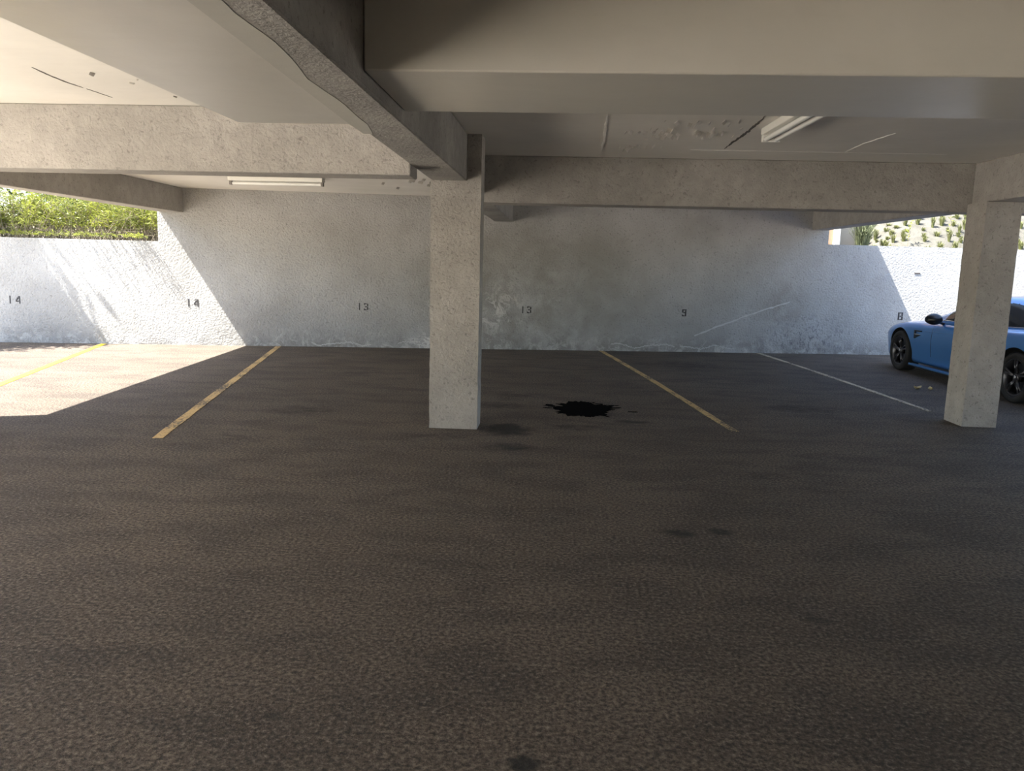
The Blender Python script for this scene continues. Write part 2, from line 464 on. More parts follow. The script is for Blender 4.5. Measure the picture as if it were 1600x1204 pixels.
# ------------------------------------------------------------------ stencilled numbers on the wall
SEG = {  # rectangles (x0,x1,y0,y1) in a 0..0.62 x 0..1 cell, cut like a stencil
    '1': [(0.24, 0.38, 0.0, 1.0)],
    '3': [(0.02, 0.38, 0.86, 1.0), (0.44, 0.62, 0.56, 0.94), (0.16, 0.44, 0.44, 0.57), (0.44, 0.62, 0.06, 0.47), (0.02, 0.38, 0.0, 0.14), (0.0, 0.13, 0.0, 0.26), (0.0, 0.13, 0.76, 1.0)],
    '4': [(0.30, 0.42, 0.62, 1.0), (0.16, 0.28, 0.44, 0.80), (0.02, 0.14, 0.28, 0.56), (0.02, 0.40, 0.24, 0.37), (0.44, 0.58, 0.0, 1.0)],
    '8': [(0.0, 0.19, 0.0, 1.0), (0.43, 0.62, 0.0, 0.48), (0.43, 0.62, 0.53, 1.0), (0.24, 0.40, 0.86, 1.0), (0.22, 0.42, 0.43, 0.57), (0.24, 0.40, 0.0, 0.14)],
    '9': [(0.0, 0.19, 0.52, 1.0), (0.43, 0.62, 0.0, 1.0), (0.23, 0.40, 0.86, 1.0), (0.19, 0.43, 0.45, 0.58), (0.0, 0.38, 0.0, 0.15), (0.0, 0.15, 0.0, 0.24)],
}
def number(txt, xc, zc, h, gap, label, wscale=1.0, group=None):
    root = empty('stencil_number', wpt(xc, zc), label, 'number', group)
    k = len(txt)
    for i, ch in enumerate(txt):
        mb = MB()
        off = (i - (k - 1) / 2) * gap
        for (a, b, c, d) in SEG[ch]:
            pts = []
            for (px, pz) in ((a, c), (b, c), (b, d), (a, d)):
                u = off + (px - .31) * h * wscale
                pts.append((u, (pz - .5) * h))
            vs = []
            for o_ in (0.004, -0.002):
                for (u, zz) in pts:
                    p = WT * u - WN * o_
                    vs.append((p.x, p.y, zz))
            mb.add(vs, [(0, 1, 2, 3), (7, 6, 5, 4), (0, 4, 5, 1), (1, 5, 6, 2), (2, 6, 7, 3), (3, 7, 4, 0)])
        mb.build('digit', M_STENCIL, root)
number('14', -8.94, .705, .125, .125, 'black stencilled 14 on the wall nearest its shaded left end')
number('14', -6.13, .709, .125, .125, 'black stencilled 14 on the sunlit wall beside the slanting shadow')
number('13', -3.34, .700, .12, .112, 'black stencilled 13 on the wall left of the central column')
number('13', -.56, .700, .12, .112, 'black stencilled 13 on the wall right of the central column')
number('9', 2.24, .700, .125, .1, 'black stencilled 9 on the shaded wall above the crack')
number('8', 6.24, .712, .14, .1, 'bold black stencilled 8 on the wall above the blue car bonnet', 1.1)
d = MB(); c = wpt(6.48, 1.492)
a, b = c - WT * .055, c + WT * .055
d.prism([(a.x - WN.x * .006, a.y - WN.y * .006), (b.x - WN.x * .006, b.y - WN.y * .006), (b.x + WN.x * .01, b.y + WN.y * .01), (a.x + WN.x * .01, a.y + WN.y * .01)], 1.480, 1.503)
tag(d.build('metal_bracket', M_IRON), 'short dark metal bar set in the sunlit wall above the car', 'bracket')

def ribbon_on_wall(pts, w, name, mat, label, jit=.02, seed=1):
    rr = random.Random(seed); P = []
    for i in range(len(pts) - 1):
        for k in range(10):
            t = k / 10
            P.append((pts[i][0] + (pts[i + 1][0] - pts[i][0]) * t, pts[i][1] + (pts[i + 1][1] - pts[i][1]) * t + rr.uniform(-jit, jit)))
    P.append(pts[-1])
    mb = MB()
    for i in range(len(P) - 1):
        ww = w * rr.uniform(.5, 1.2) / 2
        q = [wpt(P[i][0], P[i][1] - ww, .003), wpt(P[i + 1][0], P[i + 1][1] - ww, .003), wpt(P[i + 1][0], P[i + 1][1] + ww, .003), wpt(P[i][0], P[i][1] + ww, .003)]
        q2 = [p + WN * .004 for p in q]
        mb.add(q + q2, [(0, 1, 2, 3), (0, 4, 5, 1), (2, 6, 7, 3), (1, 5, 6, 2), (3, 7, 4, 0)])
    o = mb.build(name, mat, WALL); tag(o, label); return o
ribbon_on_wall([(2.45, .30), (3.0, .52), (3.55, .73), (4.15, .93)], .028, 'filled_crack', M_CRACKW, 'pale filled crack rising across the wall', .008, 4)

for k_, (xa, xb, za, amp) in enumerate([(-2.75, -1.75, .07, .05), (.95, 2.1, .10, .05), (2.2, 3.2, .09, .045), (-4.2, -3.2, .06, .04)]):
    ribbon_on_wall([(xa + (xb - xa) * t / 8, za + amp * math.sin(t * 1.1 + k_) * (1 if t % 2 else .4)) for t in range(9)], .018, 'salt_crust', M_CRACKW, 'whitish wavy salt crust above the ground', .012, 20 + k_)
# ------------------------------------------------------------------ bay lines and stains on the ground
def ground_strip(name, A, B, w0, w1, mat, label, cat, group=None, n=24, h=.004, curve=0.0):
    A = Vector((*A, 0)); B = Vector((*B, 0)); t = (B - A).normalized(); s = Vector((-t.y, t.x, 0))
    mb = MB(); rr = random.Random(len(label)); L = []
    for i in range(n + 1):
        f = i / n; p = A.lerp(B, f) + s * curve * math.sin(math.pi * f); w = (w0 + (w1 - w0) * f) / 2
        L.append((p - s * (w + rr.uniform(-.005, .005)), p + s * (w + rr.uniform(-.005, .005))))
    for i in range(n):
        a, b, c_, d_ = L[i][0], L[i][1], L[i + 1][1], L[i + 1][0]
        q = [(p.x, p.y, z) for z in (.0005, h) for p in (a, b, c_, d_)]
        mb.add(q, [(4, 5, 6, 7), (0, 3, 2, 1), (0, 1, 5, 4), (2, 3, 7, 6), (1, 2, 6, 5), (3, 0, 4, 7)])
    return tag(mb.build(name, mat), label, cat, group)
ground_strip('bay_line', (-7.56, wy(-7.56) - .03), (-6.12, 7.9), .09, .09, M_YELLOW_SUN, 'bright yellow bay line on the sunlit ground', 'parking line')
ground_strip('bay_line', (-4.735, wy(-4.735) - .03), (-3.27, 6.15), .085, .085, M_YELLOW_SHADE, 'orange yellow bay line between the sunlit patch and the central column', 'parking line')
ground_strip('bay_line', (.785, wy(.785) - .03), (1.68, 7.26), .085, .07, M_YELLOW_SHADE, 'dull yellow bay line right of the black oil stain', 'parking line', curve=.03)
ground_strip('bay_line', (3.64, wy(3.64) - .03), (4.12, 8.75), .085, .06, M_PALE, 'faded pale bay line running to the column by the car', 'parking line', curve=.03)

def puddle(name, cx, cy, rx, ry, mat, label, cat, seed, spikes=.35, n=150, z=.004):
    mb = MB(); rim = []
    for i in range(n):
        a = 2 * math.pi * i / n
        ca, sa = math.cos(a), math.sin(a)
        r = 1 + spikes * (mnoise.noise(Vector((ca * 1.6, sa * 1.6, seed))) + 1.5 * mnoise.noise(Vector((ca * 2.0, sa * 9, seed + 5))) * abs(ca) + .5 * mnoise.noise(Vector((ca * 12, sa * 14, seed + 9))))
        rim.append((cx + rx * ca * r, cy + ry * sa * r))
    mb.prism(rim, .0008, z)
    return mb
root = empty('oil_stain', (.30, 8.14, 0), 'glossy black oil stain on the asphalt behind the central column', 'stain')
o = puddle('x', 0, 0, .29, .40, M_OIL, '', '', 2).build('pool', M_OIL, root)
rr = random.Random(11)
for i in range(9):
    a = rr.uniform(0, 6.28); f = rr.uniform(1.15, 1.5)
    puddle('x', .27 * math.cos(a) * f + (.12 if math.sin(a) < 0 else 0), .36 * math.sin(a) * f, rr.uniform(.015, .06), rr.uniform(.012, .03), M_OIL, '', '', i * 3.1, .5, 40).build('splash', M_OIL, root)

# dead leaves lying by the car
for i, (x, y, lab) in enumerate([(4.72, 10.42, 'curled pale dead leaf on the asphalt beside the blue car'), (4.86, 10.36, 'small pale dead leaf just beside the larger one near the car')]):
    mb = MB(); k = 8; L = .13 if i == 0 else .08; vs = []
    for q in range(k + 1):
        t = q / k; w = .035 * math.sin(math.pi * min(max(t, .04), .96)); zc = .012 + .03 * (t - .5) ** 2 * 4 * .8
        vs += [((t - .5) * L, -w, zc + .02), ((t - .5) * L, 0, zc), ((t - .5) * L, w, zc + .02)]
    vs2 = [(a, b, c_ - .002) for a, b, c_ in vs]
    fs = []
    nv = len(vs)
    for q in range(k):
        for e in (0, 1):
            fs.append((q * 3 + e, q * 3 + 3 + e, q * 3 + 4 + e, q * 3 + 1 + e)); fs.append(tuple(nv + z_ for z_ in (q * 3 + 1 + e, q * 3 + 4 + e, q * 3 + 3 + e, q * 3 + e)))
    mb.add(vs + vs2, fs)
    o = mb.build('dead_leaf', M_DRYLEAF, smooth=True); o.location = (x, y, -.006); o.rotation_euler = (0, 0, .4 + i)
    tag(o, lab, 'leaf')

# ------------------------------------------------------------------ ceiling damage: real cracks, curled flakes
def ceil_strip(pts, w, mat, name, label, z0, seed, jit=.015, parent=CEIL, hang=.006):
    rr = random.Random(seed); P = []
    for i in range(len(pts) - 1):
        for k in range(8):
            t = k / 8
            P.append((pts[i][0] + (pts[i + 1][0] - pts[i][0]) * t + rr.uniform(-jit, jit), pts[i][1] + (pts[i + 1][1] - pts[i][1]) * t + rr.uniform(-jit, jit)))
    P.append(pts[-1]); mb = MB()
    for i in range(len(P) - 1):
        a = Vector((*P[i], 0)); b = Vector((*P[i + 1], 0)); t = (b - a).normalized(); s = Vector((-t.y, t.x, 0))
        e = math.sin(math.pi * (i + .5) / (len(P) - 1)) ** .5
        ww = w * rr.uniform(.6, 1.2) / 2 * max(.25, e)
        q = [(p.x, p.y, z0 - hang) for p in (a - s * ww, a + s * ww, b + s * ww, b - s * ww)]
        q2 = [(x, y, z0 + .002) for x, y, _ in q]
        mb.add(q + q2, [(0, 1, 2, 3), (0, 4, 5, 1), (1, 5, 6, 2), (2, 6, 7, 3), (3, 7, 4, 0)])
    o = mb.build(name, mat, parent); tag(o, label); return o
ceil_strip([(-3.19, 4.748), (-3.218, 4.94), (-3.229, 5.15), (-3.216, 5.30)], .016, M_GAP, 'ceiling_crack', 'dark curved crack near the rough cross beam', ZC, 1, .001, hang=.002)
ceil_strip([(-3.212, 5.33), (-3.205, 5.45), (-3.195, 5.61)], .007, M_GAP, 'ceiling_crack', None, ZC, 2, .002, hang=.002)
ceil_strip([(.366, 7.82), (.34, 6.9), (.306, 5.9)], .022, M_CEILCRACK, 'ceiling_crack', 'pale thin crack', ZC, 3, .006, hang=.010)
ceil_strip([(1.478, 7.565), (1.471, 7.18), (1.475, 6.84), (1.462, 6.35), (1.437, 5.93)], .026, M_GAP, 'ceiling_crack', 'dark crack beside the light fitting', ZC, 5, .004, hang=.003)
ceil_strip([(2.60, 7.683), (2.575, 7.14), (2.615, 6.6)], .020, M_CEILCRACK, 'ceiling_crack', 'pale crack', ZC, 6, .006, hang=.004)
ceil_strip([(1.19, 7.68), (1.9, 7.68), (2.78, 7.70), (3.53, 7.70)], .010, M_CEILCRACK, 'ceiling_crack', 'thin pale seam along the cross beam', ZC, 7, .006, hang=.002)
def flakes(cx, cy, rx, ry, n_, seed, mat, k=1.0):
    rr = random.Random(seed); mb = MB()
    for i in range(n_):
        x = cx + rr.gauss(0, rx * .5); y = cy + rr.gauss(0, ry * .5); L = rr.uniform(.03, .11) * k; w = rr.uniform(.010, .030) * k; a = rr.uniform(.9, 1.6)
        t = Vector((math.cos(a), math.sin(a), 0)); s = Vector((-t.y, t.x, 0)); drop = rr.uniform(.014, .040) * k
        p = [Vector((x, y, ZC + .001)) - t * L / 2 - s * w / 2, Vector((x, y, ZC + .001)) + t * L / 2 - s * w / 2,
             Vector((x, y, ZC - drop)) + t * L * .45 + s * w / 2, Vector((x, y, ZC - drop * .8)) - t * L * .4 + s * w / 2]
        q = [v_ + Vector((0, 0, .003)) for v_ in p]
        mb.add(p + q, [(0, 1, 2, 3), (7, 6, 5, 4), (0, 4, 5, 1), (1, 5, 6, 2), (2, 6, 7, 3), (3, 7, 4, 0)])
    o = mb.build('peeling_paint', mat, CEIL); tag(o, 'curled flakes of peeling ceiling paint'); return o
flakes(.79, 6.72, .20, .30, 34, 1, M_CHIP)
flakes(.70, 7.50, .16, .16, 14, 2, M_CHIP)
flakes(1.22, 6.78, .18, .26, 20, 3, M_CHIP)
flakes(.95, 6.25, .45, .2, 10, 4, M_CHIP)
flakes(-2.6, 5.1, .5, .4, 6, 5, M_CHIP, .5)
flakes(-1.8, 11.2, .9, .9, 12, 6, M_CHIP)
ceil_strip([(-1.75, 10.9), (-1.6, 11.9)], .03, M_GAP, 'ceiling_crack', 'dark crack near the central column', ZC, 9, .006)

# ------------------------------------------------------------------ fluorescent battens
def batten(xc, yc, length, rz, label, tubes):
    root = empty('fluorescent_light', (xc, yc, ZC), label, 'ceiling light', None, rz)
    h = length / 2
    mb = MB(); mb.prism([(-.075, -h), (.075, -h), (.075, h), (-.075, h)], -.055, 0)
    mb.build('housing', M_WHITE, root, bevel=.008)
    offs = (-.04, .04) if tubes == 2 else (0,)
    for o_ in offs:
        mb = MB(); mb.tube([(o_, -h + .04, -.085), (o_, h - .04, -.085)], .019, n=16)
        mb.build('tube', M_TUBE, root, smooth=False)
    for e in (-1, 1):
        mb = MB()
        y = e * (h - .02)
        mb.prism([(-.07 if tubes == 2 else -.03, y - .018), (.07 if tubes == 2 else .03, y - .018), (.07 if tubes == 2 else .03, y + .018), (-.07 if tubes == 2 else -.03, y + .018)], -.108, -.052)
        mb.build('socket', M_SOCKET if tubes == 1 else M_WHITE, root, bevel=.006)
    return root
batten(-3.95, 10.95, 1.32, math.pi / 2 + .02, 'white fluorescent batten on the bright ceiling before the back wall', 1)
batten(1.625, 5.85, 1.25, 0.02, 'twin tube white fluorescent batten half hidden by the broad plastered beam', 2)

# ------------------------------------------------------------------ hedge and trees behind the low wall, left
def bank(name, x0, x1, d0, d1, zf, mat, label, nx=60, ny=24):
    """raised ground behind the wall, following the wall's direction"""
    mb = MB(); vs = []
    for j in range(ny + 1):
        for i in range(nx + 1):
            x = x0 + (x1 - x0) * i / nx; dd = d0 + (d1 - d0) * j / ny
            p = wpt(x, 0, -TH - dd); vs.append((p.x, p.y, zf(p.x, dd)))
    fs = [(j * (nx + 1) + i, j * (nx + 1) + i + 1, (j + 1) * (nx + 1) + i + 1, (j + 1) * (nx + 1) + i) for j in range(ny) for i in range(nx)]
    mb.add(vs, fs)
    return tag(mb.build(name, mat, smooth=True), label, kind='structure')
bank('terrain_bank', -30, -4, 0, 14, lambda x, d_: 1.62 + .06 * d_ + .05 * mnoise.noise(Vector((x, d_, 0))), M_SOIL, 'dark planted soil behind the low wall')

def leaf(mb, p, d, L, w, rr):
    d = d.normalized(); s = d.cross(Vector((rr.uniform(-1, 1), rr.uniform(-1, 1), rr.uniform(-1, 1)))).normalized()
    m = p + d * L * .5 + Vector((0, 0, .1 * L))
    mb.add([p, m + s * w, p + d * L, m - s * w], [(0, 1, 2, 3)])

def hedge():
    rr = random.Random(21)
    fo, st = MB(), MB()
    base0 = wpt(-10, 0, -TH)
    for i in range(2400):
        x = rr.uniform(-15.0, -6.4); dd = abs(rr.gauss(.0, .42)) + .22
        p = wpt(x, 1.63, -TH - dd)
        H = rr.uniform(.40, 1.40) * (.85 if x < -9.6 else 1) * (1.0 + .28 * mnoise.noise(Vector((x * .9, 0, 0)))) * min(1.0, .72 + dd * .6)
        lean = Vector((rr.gauss(0, .75), rr.gauss(.05, .35), 1)).normalized()
        tip = p + lean * H
        bend = Vector((rr.gauss(0, .22), rr.gauss(0, .12), -.10))
        mid = p.lerp(tip, .55) + Vector((0, 0, .05)); tip = tip + bend
        if min(q_.dot(WN) for q_ in (mid, tip)) < WD + TH + .04: continue
        st.tube([p, mid, tip], .005, .0015, 4)
        nl = int(24 * H + 8)
        for k in range(nl):
            t = rr.uniform(.34, 1.0); q = p.lerp(mid, t / .55) if t < .55 else mid.lerp(tip, (t - .55) / .45)
            dr = Vector((rr.gauss(0, 1), rr.gauss(-.2, 1), rr.gauss(.45, .7)))
            if q.dot(WN) < WD + TH + .17 or (q.z < 1.92 and rr.random() < .85): continue
            leaf(fo, q, dr, rr.uniform(.05, .14), rr.uniform(.004, .009), rr)
    root = empty('hedge', wpt(-10, 1.62, -TH - .4), 'bushy sunlit yellow green hedge behind the low wall', 'hedge')
    for m_, nm, mt in ((st, 'branches', M_STEM), (fo, 'foliage', M_LEAF)):
        o = m_.build(nm, mt, root); o.matrix_parent_inverse = Matrix.Translation(-root.location)
hedge()

def tree(x, y, z0, h, r, label, seed, nleaf, mat=M_LEAFDK, zc=.65, name='tree', lsz=1.0):
    rr = random.Random(seed)
    root = empty(name, (x, y, z0), label, 'tree')
    tr = MB(); tr.tube([(0, 0, 0), (.05, .03, h * .3), (-.04, .05, h * .6), (0, 0, h * .85)], .09, .03, 8)
    fo = MB()
    for b in range(26):
        a = rr.uniform(0, 6.28); e = rr.uniform(-.25, 1.2); s0 = Vector((0, 0, h * rr.uniform(.35, .8)))
        end = Vector((0, 0, h * zc)) + Vector((math.cos(a) * math.cos(e), math.sin(a) * math.cos(e), math.sin(e) * .9)) * r * rr.uniform(.55, 1)
        tr.tube([s0, s0.lerp(end, .5) + Vector((0, 0, .08)), end], .022, .005, 5)
        for k in range(nleaf // 26):
            q = end + Vector((rr.gauss(0, .30), rr.gauss(0, .30), rr.gauss(0, .22))) * r * .8
            leaf(fo, q, Vector((rr.gauss(0, 1), rr.gauss(0, 1), rr.gauss(-.2, .6))), rr.uniform(.10, .2) * lsz, rr.uniform(.025, .05) * lsz, rr)
    tr.build('trunk', M_BARK, root); fo.build('foliage', mat, root)
    return root
tree(-9.3, 18.2, 2.0, 2.4, 1.6, 'dark leafy tree behind the hedge, nearest the full height wall', 5, 4200, M_LEAFDK, .38, 'tree', 1.9)
tree(-12.4, 22.6, 2.1, 3.0, 1.9, 'dark leafy tree behind the middle of the hedge', 6, 4600, M_LEAFDK, .38, 'tree', 1.9)
tree(-14.6, 17.4, 2.0, 2.4, 1.5, 'dark leafy tree behind the far left of the hedge', 8, 4200, M_LEAFDK, .38, 'tree', 1.9)
# tree standing in the sun left of the frame: throws the soft shade on the wall's left end
tree(-10.9, 11.55, 0, 4.4, 1.05, 'small tree outside the open end, shading the wall', 9, 3000, M_LEAF, .80)

# stems hanging over the low wall: they rake long thin shadows down it
def hanging():
    rr = random.Random(33); mb = MB()
    root = empty('overhanging_twigs', wpt(-8.3, S_L, 0), 'thin twigs drooping over the sunlit low wall', 'twigs')
    for i in range(170):
        x = rr.uniform(-10.2, -6.75)
        a = wpt(x, S_L + rr.uniform(.03, .10), -.05); L = rr.uniform(.02, .14)
        b = wpt(x + rr.uniform(-.05, .05), S_L + rr.uniform(.03, .10), L)
        mb.tube([a, a.lerp(b, .5) + Vector((0, 0, .03)), b], .003, .0015, 4)
        for k in range(4):
            t = rr.uniform(.2, 1); q = a.lerp(b, t)
            leaf(mb, q, Vector((rr.gauss(0, .6), rr.gauss(-1, .6), abs(rr.gauss(.3, .5)))), rr.uniform(.04, .10), rr.uniform(.003, .007), rr)
    o = mb.build('stems', M_LEAF, root); o.matrix_parent_inverse = Matrix.Translation(-root.location)
    tag(root, kind='stuff')
hanging()

# ------------------------------------------------------------------ slope, grass and building behind the low wall, right
def slope_z(x, d_):
    k_ = min(1, max(0, (x - 5.95) / .8))
    return 1.86 + min(d_, .5) * .1 + max(0, d_ - .35) * .62 * k_ + .10 * (.15 + .85 * k_) * mnoise.noise(Vector((x * .8, d_ * .8, 2))) + .03 * mnoise.noise(Vector((x * 4, d_ * 4, 5)))
bank('terrain_slope', 3.0, 26, 0, 12, slope_z, M_SLOPE, 'pale gravelly slope rising behind the low wall', 160, 80)

def tuft(x, dd, n_, h, spread, mat, label, name='grass_tuft', w=.008, group=None):
    p = wpt(x, 0, -TH - dd); z = slope_z(p.x, dd)
    rr = random.Random(int(x * 1000 + dd * 77)); mb = MB()
    for i in range(n_):
        a = rr.uniform(0, 6.28); r0 = rr.uniform(0, spread * .35)
        b = Vector((math.cos(a) * r0, math.sin(a) * r0, 0)); o_ = Vector((math.cos(a), math.sin(a), 0)) * spread * rr.uniform(.1, 1)
        hh = h * rr.uniform(.55, 1.05); s = Vector((-math.sin(a), math.cos(a), 0)) * w * rr.uniform(.6, 1.2)
        m1 = b + o_ * .35 + Vector((0, 0, hh * .6)); m2 = b + o_ * .8 + Vector((0, 0, hh * .95)); t = b + o_ * 1.25 + Vector((0, 0, hh * rr.uniform(.75, 1.0)))
        mb.add([b - s, b + s, m1 + s, m1 - s, m2 + s * .7, m2 - s * .7, t], [(0, 1, 2, 3), (3, 2, 4, 5), (5, 4, 6)])
    o = mb.build(name, mat); o.location = (p.x, p.y, z - .02)
    return tag(o, label, 'grass', group)
tuft(5.70, .30, 260, .60, .30, M_SPIKE, 'spiky grey green grass clump on top of the wall', 'spiky_grass', .007)
gr = 'dry grass tufts on the slope'
rr = random.Random(5)
done = [(5.7, .3), (6.7, .5), (7.7, .8), (8.6, .45)]
for i in range(900):
    x = rr.uniform(6.1, 9.6); dd = rr.uniform(.16, 1.5)
    if len(done) > 84 or min(math.hypot(x - a, dd - b) for a, b in done) < .175: continue
    done.append((x, dd))
    tuft(x, dd, rr.randint(30, 80), rr.uniform(.06, .26), rr.uniform(.05, .085), M_GRASS, 'dry yellow green grass tuft growing on the pale slope', 'grass_tuft', .006, gr)

# weeds with bare stems
for i, (x, dd, h) in enumerate([(6.7, .5, .55), (7.7, .8, .6), (8.6, .45, .45)]):
    p = wpt(x, 0, -TH - dd); rr = random.Random(i + 50); mb = MB()
    mb.tube([(0, 0, 0), (.03, 0, h * .5), (rr.uniform(-.1, .1), .02, h)], .006, .002, 5)
    lf = MB()
    for k in range(26):
        t = rr.uniform(.2, 1)
        leaf(lf, Vector((.02, 0, h * t)), Vector((rr.gauss(0, 1), rr.gauss(0, 1), rr.gauss(.4, .4))), rr.uniform(.05, .11), .012, rr)
    o = empty('weed', (p.x, p.y, slope_z(p.x, dd) - .02), ['thin upright weed on the slope nearest the spiky grass', 'thin upright weed in the middle of the slope', 'thin upright weed beside the column by the car'][i], 'weed')
    mb.build('stem', M_STEM, o); lf.build('leaves', M_LEAF, o)

# building corner behind the wall
o = empty('small_building', (5.56, 16.55, 1.8), 'peach stucco building corner with a white post behind the wall', 'building')
base = o.location.copy()
def local_box(mb, u0, u1, v0, v1, z0, z1):
    q = []
    for (u, v_) in ((u0, v0), (u1, v0), (u1, v1), (u0, v1)):
        p = WT * u + WN * v_; q.append((p.x, p.y))
    mb.prism(q, z0, z1)
mb = MB(); local_box(mb, -2.5, 0, .08, 2.5, .1, 2.2); mb.build('wall', M_PEACH, o)
mb = MB(); local_box(mb, 0, .115, 0, .12, .1, 2.2); mb.build('post', M_WHITE, o, bevel=.01)
mb = MB(); local_box(mb, .115, .60, .10, 2.5, .1, 2.2); mb.build('side_wall', M_BEIGE, o)

# ------------------------------------------------------------------ the blue coupe
M_BLUE = plain('blue_car_paint', (0.055, 0.22, 0.58), 0.34, 0.3, 1.0)
M_BLUE.node_tree.nodes['Principled BSDF'].inputs['Coat Roughness'].default_value = 0.06
M_GLASS = plain('tinted_car_glass', (0.012, 0.014, 0.016), 0.12, 0, 0.0, 0.12)
M_TYRE = plain('tyre_rubber', (0.018, 0.018, 0.019), 0.75)
M_RIM = plain('dark_alloy', (0.10, 0.10, 0.11), 0.3, 0.8)
M_HUB = plain('silver_hub', (0.7, 0.7, 0.72), 0.25, 0.9)
M_BLACK = plain('black_trim', (0.012, 0.012, 0.013), 0.35)
M_WELL = plain('wheel_well_liner', (0.01, 0.01, 0.01), 0.9)
M_LAMP = plain('lamp_lens', (0.55, 0.57, 0.6), 0.1, 0.2, 0.8)
M_RED = plain('red_lamp_lens', (0.35, 0.01, 0.01), 0.12, 0, 0.8)
M_CHROME = plain('bright_trim', (0.75, 0.75, 0.77), 0.15, 1.0)

CAR = empty('blue_car', (6.165, 12.54, 0), 'bright blue two door coupe parked nose to the wall behind the column', 'car', None, math.pi / 2 + .03)
CAR.scale = (1.06, .92, .90)

def subsurf_eval(mb, lev):
    """smooth a cage mesh, give back a bmesh"""
    o = mb.build('cage', [M_BLUE]); md = o.modifiers.new('s', 'SUBSURF'); md.levels = lev; md.render_levels = lev
    bpy.context.view_layer.update()
    dg = bpy.context.evaluated_depsgraph_get(); ev = o.evaluated_get(dg)
    me = bpy.data.meshes.new_from_object(ev); bpy.data.objects.remove(o)
    return me

ST = [  # x, half width, z low, z shoulder, z centre
    (.80, .50, .27, .52, .55), (.78, .68, .20, .60, .65), (.62, .83, .15, .69, .75), (.35, .905, .15, .765, .835), (0, .935, .15, .815, .895), (-.40, .925, .15, .845, .94),
    (-.75, .905, .15, .87, .975), (-1.2, .895, .15, .89, .975), (-1.8, .90, .15, .905, .975), (-2.35, .925, .15, .93, .99), (-2.81, .945, .16, .95, 1.02),
    (-3.2, .93, .18, .955, 1.035), (-3.58, .88, .24, .95, 1.04), (-3.78, .80, .30, .92, .99), (-3.82, .68, .34, .84, .90)]
def section(x, w, zl, zs, zc):
    zm = .56
    return [(x, 0, zl), (x, .55 * w, zl), (x, .90 * w, zl + .01), (x, .955 * w, zl + .10), (x, .955 * w, zl + .17), (x, .985 * w, zm - .1), (x, w, zm + .05), (x, .992 * w, zs - .09), (x, .975 * w, zs - .055),
            (x, .935 * w, zs), (x, .80 * w, zs + .55 * (zc - zs)), (x, .45 * w, zc - .008), (x, 0, zc)]
cage = MB(); rows = []
for s in ST:
    h = section(*s); rows.append(h + [(a, -b, c_) for a, b, c_ in h[-2:0:-1]])
k = len(rows[0]); vs = [p for r_ in rows for p in r_]
fs = [(i * k + q, i * k + (q + 1) % k, (i + 1) * k + (q + 1) % k, (i + 1) * k + q) for i in range(len(rows) - 1) for q in range(k)]
for e, rev in ((0, False), (len(rows) - 1, True)):       # nose and tail closed with quads across
    b = e * k; hn = 13
    for q in range(hn - 1):
        l0, l1 = b + q, b + q + 1; r0, r1 = b + (k - q) % k, b + (k - q - 1) % k
        f = [v_ for v_ in (l0, l1, r1, r0)]
        f = list(dict.fromkeys(f))
        if len(f) > 2: fs.append(tuple(f))
cage.add(vs, fs)
me = subsurf_eval(cage, 2)
body = bpy.data.objects.new('tmpbody', me); COL.objects.link(body)
cut = []
for ax in (0, -2.81):
    for sd in (1, -1):
        c_ = MB(); c_.tube([(0, .62 * sd, 0), (0, 1.2 * sd, 0)], .385, n=56)
        co = c_.build('cut', M_WELL); co.location = (ax, 0, .3425); co.scale = (.94, 1, 1.02)
        md = body.modifiers.new('b', 'BOOLEAN'); md.object = co; md.operation = 'DIFFERENCE'; md.solver = 'EXACT'; cut.append(co)
bpy.context.view_layer.update()
ev = body.evaluated_get(bpy.context.evaluated_depsgraph_get())
me = bpy.data.meshes.new_from_object(ev)
for o in cut + [body]: bpy.data.objects.remove(o)

from mathutils.bvhtree import BVHTree
BODY = BVHTree.FromPolygons([v_.co.copy() for v_ in me.vertices], [tuple(p.vertices) for p in me.polygons])
def flank(x, z, sd, out=0.0):
    hit = BODY.ray_cast(Vector((x, 1.6 * sd, z)), Vector((0, -sd, 0)))[0]
    return Vector((x, (hit.y if hit else .9 * sd) + out * sd, z))

def split_mesh(me, classify, mats):
    """cut one evaluated mesh into named part meshes by face class"""
    out = {}
    for p in me.polygons:
        cname = classify(p.center, p.normal)
        out.setdefault(cname, []).append(p)
    res = []
    for cname, ps in out.items():
        idx = {}; vs = []; fs = []
        for p in ps:
            f = []
            for v_ in p.vertices:
                if v_ not in idx: idx[v_] = len(vs); vs.append(me.vertices[v_].co.copy())
                f.append(idx[v_])
            fs.append(f)
        nm = cname.split('|')[0]
        m_ = bpy.data.meshes.new(nm); m_.from_pydata(vs, [], fs); m_.materials.append(mats[nm])
        m_.polygons.foreach_set('use_smooth', [True] * len(fs)); m_.update()
        o = bpy.data.objects.new(nm, m_); link(o, CAR); res.append(o)
    return res
def body_class(c_, n_):
    for ax in (0, -2.81):
        r = math.hypot((c_.x - ax) / .94, (c_.z - .3425) / 1.02)
        if r < .392 and abs(c_.y) < .96 and abs(c_.y) > .6 and (r > .378 and n_.y * c_.y < .5 or abs(abs(c_.y) - .62) < .01): return 'wheel_well_liner|' + str(ax) + str(c_.y > 0)
    if -2.02 < c_.x < -.86 and c_.z > .33 and c_.z < .93 and abs(c_.y) > .8: return 'door|' + ('l' if c_.y > 0 else 'r')
    if c_.x > -.70 and c_.x < .60 and abs(c_.y) < .70 and n_.z > .6 and c_.z > .6: return 'bonnet'
    if c_.z < .165 and n_.z < -.5: return 'underbody'
    return 'body'
